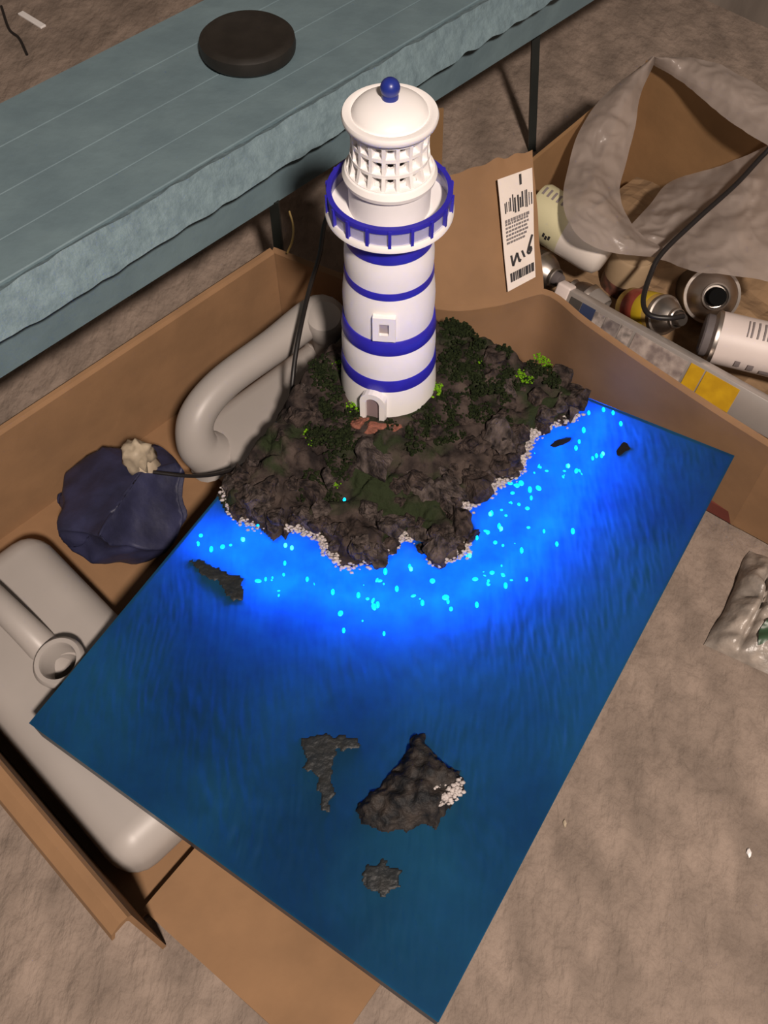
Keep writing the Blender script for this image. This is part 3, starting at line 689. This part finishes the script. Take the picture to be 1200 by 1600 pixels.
def clump(r, k, sub=1):
    mb = MB()
    for i in range(k):
        a = random.uniform(0, 6.28); q = random.uniform(0, 1)**.6
        mb.ico((r*q*math.cos(a), r*q*math.sin(a), r*.35*(1-q)+random.uniform(0, r*.35)), r*random.uniform(.11, .24), sub, jit=.3)
    return mb
moss_me = [clump(1, 34).mesh('moss_tuft', M_moss) for _ in range(5)]
lime_me = [clump(1, 26).mesh('lime_moss_tuft', M_lime) for _ in range(4)]
def tuft(px, py, r, me, name):
    p = hit(px, py); return part(name, random.choice(me), sea_root, Matrix.Translation(p-ZV*r*.1) @ Matrix.Rotation(random.uniform(0, 6), 4, 'Z') @ Matrix.Scale(r, 4))
zones = [((690, 500), (885, 600), 60), ((690, 600), (800, 665), 22), ((480, 560), (545, 700), 30), ((600, 640), (720, 700), 20), ((470, 690), (540, 790), 16), ((700, 485), (800, 520), 16), ((510, 640), (560, 700), 12)]
for (x0, y0), (x1, y1), k in zones:
    c = 0; tries = 0
    while c < k and tries < 400:
        tries += 1; px, py = random.uniform(x0, x1), random.uniform(y0, y1); p = hit(px, py)
        if not inpoly(p.x, p.y) or p.z < SZ+.008 or (p.xy-LP.xy).length < .055: continue
        tuft(px, py, random.uniform(.006, .012), moss_me, 'moss_tuft'); c += 1
for px, py, r in ((842, 560, .006), (850, 568, .007), (858, 576, .006), (812, 584, .006), (822, 590, .007), (828, 593, .005), (680, 612, .008), (683, 604, .005), (753, 564, .005), (484, 680, .006), (488, 690, .005), (552, 636, .008), (524, 756, .005), (618, 630, .006), (527, 570, .006), (534, 566, .004)):
    tuft(px, py, r*1.2, lime_me, 'lime_moss_tuft')
foam_lines = [[(350, 768), (360, 790), (368, 808)], [(448, 826), (470, 826), (495, 838), (512, 858), (528, 882)], [(610, 860), (622, 846), (650, 838)], [(668, 872), (690, 876), (715, 866), (732, 856)],
              [(706, 812), (735, 788), (760, 770), (790, 750), (808, 738), (818, 715), (826, 690), (840, 676), (866, 664)], [(676, 1235), (690, 1248), (706, 1240), (716, 1228)], [(880, 660), (900, 652)], [(375, 815), (402, 826)], [(535, 890), (600, 880)]]
mb = MB()
for li, ln in enumerate(foam_lines):
    q = [at(*p, SZ+(.012 if li == 5 else .002)) for p in ln]; s = spline(q, 14) if len(q) > 2 else [q[0].lerp(q[1], i/10) for i in range(11)]
    for p in s:
        for _ in range(10 if li == 4 else 6 if li < 7 else 3):
            w = Vector((random.gauss(0, .0026), random.gauss(0, .0034), random.uniform(0, .006)))
            mb.ico(p+w, random.uniform(.0007, .0021), 1, (1.4, 1, .8), jit=.3)
for px, py in ((695, 1238), (702, 1236), (688, 1244)): pass
fo = mb.build('shore_foam', M_foam, sea_root, 180); fo['kind'] = 'stuff'
# visible LED beads and added glow flecks
bead = MB().ico((0, 0, 0), 1, 2).mesh('led_glow_bead', emit('led_cyan', (.0, .55, 1), 3.0), 180)
beadg = MB().ico((0, 0, 0), 1, 2).mesh('led_glow_bead', emit('led_green', (.06, 1, .50), 1.6), 180)
bl = [(378, 842), (403, 822), (886, 728), (780, 822), (768, 802), (730, 870), (640, 885), (602, 893), (818, 690), (920, 645), (943, 640), (958, 645), (970, 662), (940, 712), (790, 915), (762, 912), (823, 905), (905, 690), (932, 712), (926, 716), (828, 765), (830, 778), (745, 840), (900, 700),
      (560, 930), (700, 940), (620, 920), (480, 905), (445, 880), (415, 905), (310, 850), (330, 858), (850, 830), (600, 990), (537, 985), (660, 942), (745, 945), (815, 860), (895, 830), (870, 850), (912, 672), (590, 945), (520, 925)]
for px, py in bl: r = random.uniform(.0015, .0027); part('led_glow_bead', bead, sea_root, Matrix.Translation(at(px, py, SZ+.0015)) @ Matrix.Diagonal((r*.8, r*1.5, r, 1)))
for px, py in ((446, 852), (456, 856), (380, 843), (888, 728), (766, 803), (783, 826), (642, 889), (942, 709), (734, 868)): part('led_glow_bead', beadg, sea_root, Matrix.Translation(at(px, py, SZ+.002)) @ Matrix.Diagonal((.0020, .0028, .002, 1)))
soft = MB().ico((0, 0, 0), 1, 2).mesh('led_glow_bead', emit('cyan_glow_fleck', (.0, .62, 1), 1.0), 180)  # added emissive flecks imitate LED glow smeared through the resin
for (cx_, cy_), sx, sy, k in [((880, 738), 40, 7, 14), ((810, 762), 30, 14, 8), ((770, 830), 40, 14, 12), ((835, 700), 25, 8, 6), ((765, 900), 45, 12, 12), ((620, 905), 60, 10, 12), ((690, 935), 90, 16, 12), ((560, 950), 50, 18, 8), ((430, 905), 50, 22, 10), ((335, 852), 28, 8, 8), ((820, 800), 45, 22, 10)]:
    for _ in range(k):
        p = at(random.gauss(cx_, sx*.6), random.gauss(cy_, sy*.8), SZ+.0006)
        if inpoly(p.x, p.y) or random.random() < .35: continue
        r = random.uniform(.0007, .0020); part('led_glow_bead', soft, sea_root, Matrix.Translation(p) @ Matrix.Rotation(random.uniform(-.5, .5), 4, 'Z') @ Matrix.Diagonal((r*random.uniform(.6, 2), r*random.uniform(.8, 2.2), r*.5, 1)))
mb_ = hit(538, 780); part('led_glow_bead', bead, sea_root, Matrix.Translation(mb_) @ Matrix.Diagonal((.0018, .004, .002, 1)))

# ---------------------------------------------------------------- lighthouse
LHB = Vector((LP.x, LP.y, GZ-.006))
lh = thing('model_lighthouse', LHB, 'white model lighthouse with blue stripes and gallery railing standing on the rocks', 'model')
def zfront(py, rpx):
    """height and radius of the ring whose front middle shows at row py and whose half width is rpx"""
    lo, hi = .05, .8
    for _ in range(50):
        m_ = (lo+hi)/2; d = proj((LP.x, LP.y, m_))[2]; r = rpx*d/F
        if proj((LP.x, LP.y-r, m_))[1] > py: lo = m_
        else: hi = m_
    return r, m_
def ring(name, prof, m, parent=lh, seg=72, smooth=35): return MB().lathe([(r, z-0) for r, z in prof], seg, c=(LP.x, LP.y, 0)).build(name, m, parent, smooth)
rB, zB = zfront(642, 74); r4b, z4b = zfront(613, 73); r4t, z4t = zfront(596, 72); r3b, z3b = zfront(556, 71.5); r3t, z3t = zfront(535, 70)
r2b, z2b = zfront(471, 70); r2t, z2t = zfront(460, 69.5); r1b, z1b = zfront(415, 69); r1t, z1t = zfront(398, 69)
rdo, zdo = zfront(397, 101); rdi, zdi = zfront(387, 100); rr, zr = zfront(364, 99)
rlr, zlr = zfront(318, 73); rlt, zlt = zfront(308, 71); rl0, zl0 = zfront(300, 66); rl1, zl1 = zfront(240, 63)
rro, zro = zfront(237, 75); rrt, zrt = zfront(226, 77)
tw = [(0, LHB.z), (rB, LHB.z), (rB, zB)]
def seg_(ra, za, rb, zb, bul=.0012, k=6): return [(ra+(rb-ra)*i/k+bul*math.sin(math.pi*i/k), za+(zb-za)*i/k) for i in range(k+1)]
tw += seg_(r4b, z4b, r4t-.0006, z4t, 0)+seg_(r4t, z4t, r3b, z3b)+seg_(r3b-.001, z3b, r3t-.001, z3t, 0)+seg_(r3t, z3t, r2b, z2b, .0018)+seg_(r2b-.0008, z2b, r2t-.0008, z2t, 0)+seg_(r2t, z2t, r1b, z1b)+[(r1t, z1t+.012)]
ring('tower', tw, M_white, seg=96)
for (ra, za, rb, zb, e) in ((r4b, z4b, r4t, z4t, .0008), (r3b, z3b, r3t, z3t, .0018), (r2b, z2b, r2t, z2t, .0006), (r1b, z1b, r1t, z1t+.004, .0008)):
    ring('stripe', [(ra-.002, za), (ra+e*.7, za), (ra+e, za+.001), (rb+e, zb-.001), (rb+e*.6, zb), (rb-.002, zb)], M_stripe, seg=96)
ring('gallery_deck', [(r1t-.002, zdo-.010), (rdo*.86, zdo-.006), (rdo, zdo), (rdo, zdo+.0035), (rdi-.001, zdi), (rdi-.004, zdi-.001), (r1t-.01, zdi-.0015)], M_white, seg=96)
rail = ring('railing', [(rr-.0045, zr-.0025), (rr, zr-.0025), (rr+.0003, zr), (rr, zr+.0025), (rr-.0045, zr+.0025), (rr-.0045, zr-.0025)], M_stripe, seg=96)
ring('railing_panel', [(rdi-.0030, zdi-.002), (rr-.0028, zr-.001), (rr-.0034, zr-.001), (rdi-.0036, zdi-.002), (rdi-.0030, zdi-.002)], M_clearblue, seg=96)
bal = MB().box((0, 0, (zdi+zr)/2), (.0030, .0028, zr-zdi+.003)).mesh('baluster', M_stripe)
for k in range(18):
    a = 2*math.pi*(k+.5)/18; part('baluster', bal, lh, Matrix.Translation((LP.x+(rdi-.0012)*math.cos(a), LP.y+(rdi-.0012)*math.sin(a), 0)) @ Matrix.Rotation(a, 4, 'Z'))
ring('lantern_base', [(rl0, zdi-.003), (rl0+.0005, zlr-.004), (rlr, zlr-.002), (rlr+.001, zlr+.002), (rlt, zlt+.001), (rl0, zlt+.002), (rl0-.006, zlt+.002)], M_white)
def latz(f): return zlt+(zro-zlt)*f
def latr(f): return rl0+(rl1-rl0)*f-.003*math.sin(math.pi*f)+.0015
NB = 18
vb = MB()
for k in range(7): pass
prof_in = [(latr(i/6), latz(i/6)) for i in range(7)]
bv = []; bf = []
for i, (r_, z_) in enumerate(prof_in):
    for rr_, w_ in ((r_-.006, -.0022), (r_, -.0016), (r_, .0016), (r_-.006, .0022)): bv.append((rr_, w_, z_))
for i in range(6):
    for j in range(4): bf.append((i*4+j, i*4+(j+1) % 4, (i+1)*4+(j+1) % 4, (i+1)*4+j))
bar_me = MB().add(bv, bf).mesh('glazing_bar', M_white)
for k in range(NB):
    a = 2*math.pi*(k+.05)/NB-math.pi/2+math.pi/NB; part('glazing_bar', bar_me, lh, Matrix.Translation((LP.x, LP.y, 0)) @ Matrix.Rotation(a, 4, 'Z'))
for f in (.02, .34, .67, .98):
    r_, z_ = latr(f), latz(f); ring('glazing_ring', [(r_-.006, z_-.0018), (r_, z_-.0016), (r_, z_+.0016), (r_-.006, z_+.0018), (r_-.006, z_-.0018)], M_white)
def core_r(f): return rl0+(rl1-rl0)*f-.006
mb = MB(); rows = [(.0, .345, .18), (.345, .665, .505), (.665, 1.02, .825)]; HOLE_R = .0031
sq = [(-1, -1), (0, -1), (1, -1), (1, 0), (1, 1), (0, 1), (-1, 1), (-1, 0)]
for f0, f1, fc in rows:
    for k in range(NB):
        a = 2*math.pi*(k+.55)/NB-math.pi/2+math.pi/NB; da_ = math.pi/NB
        def cp_at(da, z): f = (z-latz(0))/(latz(1)-latz(0)); r_ = core_r(f); return (LP.x+r_*math.cos(a+da), LP.y+r_*math.sin(a+da), z)
        z0_, z1_, zc = latz(f0)-(.003 if f0 == 0 else 0), latz(f1), latz(fc)
        vs = [cp_at(x*da_, z0_ if y < 0 else z1_ if y > 0 else zc) for x, y in sq]
        vs += [cp_at(HOLE_R*math.cos(math.atan2(y, x))/core_r(fc), zc+HOLE_R*math.sin(math.atan2(y, x))) for x, y in sq]
        mb.add(vs, [(i, (i+1) % 8, 8+(i+1) % 8, 8+i) for i in range(8)])
core = mb.build('lantern_core', M_white, lh)
hole = MB().lathe([(.0031, .0002), (.0031, -.003)], 8).mesh('lamp_hole', M_white)
for f0, f1, f in rows:
    for k in range(NB):
        a = 2*math.pi*(k+.55)/NB-math.pi/2+math.pi/NB; r_ = core_r(f)
        part('lamp_hole', hole, core, Matrix.Translation((LP.x+r_*math.cos(a), LP.y+r_*math.sin(a), latz(f))) @ Matrix.Rotation(a, 4, 'Z') @ Matrix.Rotation(math.pi/2, 4, 'Y'))
zap = zrt+.012
ring('roof', [(rl1-.003, zro-.001), (rl1+.002, zro), (rro, zro+.003), (rrt, zrt), (rrt-.001, zrt+.0022), (rrt-.0055, zrt+.0025), (rrt-.0085, zrt+.0006)]+[((rrt-.0085)*math.cos(i*math.pi/20), zrt+.0006+.014*math.sin(i*math.pi/20)) for i in range(1, 11)], M_white, smooth=60)
za = zrt+.0145
ring('finial', [(.0068, za-.003), (.0070, za+.002), (.0066, za+.004)]+[(.0082*math.sin(a), za+.0088-.0082*math.cos(a)) for a in [.9+i*.28 for i in range(9)]]+[(0, za+.0172)], M_fin, seg=28, smooth=60)
def onface(px, py, rr0):
    """point and frame on the tower's front"""
    x = (px-607); a = math.asin(max(-1, min(1, x/rr0[0]))); z = zfront(py, rr0[0]*math.cos(a)*1.0)[1]; return a, z
def radial(a, r, z): return Vector((LP.x+r*math.sin(a), LP.y-r*math.cos(a), z))
def face_frame(a, r, z): y = Vector((math.sin(a), -math.cos(a), 0)); x = Vector((math.cos(a), math.sin(a), 0)); return frame(x, y, ZV, radial(a, r, z))
# window
wa = math.asin(-7/70); wzt = zfront(494, 73)[1]; wzb = zfront(531, 73)[1]; wz = (wzt+wzb)/2; wh = wzt-wzb; ww = .0225
def framepts(mb, w, h, iw, ih, d0, d1, M):
    o_ = [(-w, -h), (w, -h), (w, h), (-w, h)]; i_ = [(-iw, -ih), (iw, -ih), (iw, ih), (-iw, ih)]
    vs = [M @ Vector((x, d, z)) for d in (d0, d1) for x, z in o_+i_]; fs = []
    for k in range(4):
        j = (k+1) % 4; fs += [(8+k, 8+j, 12+j, 12+k), (k, j, 8+j, 8+k), (4+k, 4+j, 12+j, 12+k), (k, j, 4+j, 4+k)]
    return mb.add(vs, fs)
Mw = face_frame(wa, r3t-.003, wz)
win = framepts(MB(), ww/2, wh/2, ww*.21, wh*.24, 0, .0075, Mw).build('window', M_white, lh)
MB().box(Mw @ Vector((0, .0035, 0)), (ww*.5, .001, wh*.56), Mw.to_3x3()).build('window_pane', M_grey, win)
# arched door
da = math.asin(-22/73); dzt = zfront(612, 74)[1]; dzb = zfront(664, 80)[1]; dh = dzt-dzb; dw = .028
Md = face_frame(da, rB-.004, dzb)
def arch(w, h, k=10): return [(-w, 0)]+[(-w*math.cos(math.pi*i/k), h-w+w*math.sin(math.pi*i/k)) for i in range(k+1)]+[(w, 0)]
oa, ia = arch(dw/2, dh), arch(dw*.27, dh*.84); nq = len(oa); vs = []
for d in (0, .010):
    vs += [Md @ Vector((x, d, z)) for x, z in oa]+[Md @ Vector((x, d, z)) for x, z in ia]
fs = []
for k in range(nq-1):
    fs += [(2*nq+k, 2*nq+k+1, 3*nq+k+1, 3*nq+k), (k, k+1, 2*nq+k+1, 2*nq+k), (nq+k, nq+k+1, 3*nq+k+1, 3*nq+k)]
dr = MB().add(vs, fs).build('door_frame', M_white, lh)
MB().add([Md @ Vector((x, .006, z)) for x, z in ia], [tuple(range(nq))]).build('door_leaf', mat('mauve_grey_door', (.27, .20, .205), .6, .1), dr)

# ---------------------------------------------------------------- floor bits on the right
pa, pb = at(1212, 862, .02), at(1150, 1020, .015); pd = (pa-pb).normalized(); ps = Vector((pd.y, -pd.x, 0))
pouch = thing('crumpled_pouch', ((pa+pb)/2).xy.to_3d(), 'crumpled white pouch with green leaf print lying on the floor beside the carton', 'packet')
def pouch_h(u, v):
    th = math.sin(math.pi*u)**.55*math.sin(math.pi*v)**.6
    q = pb+pd*((pa-pb).length*v)+ps*(.082*(u-.38)*(1-.15*v))
    e = .010*noise.noise(q*45)+.016*abs(noise.noise(q*22+Vector((1, 2, 3))))-.010*abs(noise.noise(q*60))
    return q, max(.0015, .034*th-.016*th*math.exp(-((u-.42)/.035)**2)+e*th*1.3+.0015)
def pouch_pt(u, v): q, h_ = pouch_h(u, v); q = q+ps*.006*noise.noise(q*30+Vector((7, 7, 7))); q.z = h_; return q
mb = MB().grid(pouch_pt, 30, 44); nn = len(mb.v)
mb.build('pouch_film', mat('crumpled_white_film', (.36, .305, .26), .35, scale=60, bump=.5, bscale=70, col2=(.22, .19, .165)), pouch, 180)
M_leaf = mat('dark_green_print', (.035, .075, .038), .4, .15)
def leaf(name, uc, vc, du, dv, m):
    def fn(a, b):
        w = math.sin(math.pi*b)**.7; p = pouch_pt(min(.98, max(.02, uc+(a-.5)*2*du*w)), min(.98, max(.02, vc+(b-.5)*2*dv))); p.z += .0028; return p
    MB().grid(fn, 7, 12).build(name, m, pouch, 180)
leaf('leaf_print', .62, .24, .09, .13, M_leaf); leaf('leaf_print', .56, .62, .10, .17, M_leaf)
cp_ = at(1170, 1333, 0)
tag(MB().ico((cp_.x, cp_.y, .0016), .0042, 1, (.7, 1.2, .4), jit=.2).build('paint_chip', M_white), 'tiny white chip lying on the bare floor', 'debris')
cq_ = at(882, 1287, 0)
tag(MB().ico((cq_.x, cq_.y, .0012), .0032, 1, (.6, 1.3, .35), jit=.2).build('paint_chip', M_cream), 'tiny beige chip on the floor beside the long edge of the blue panel', 'debris')
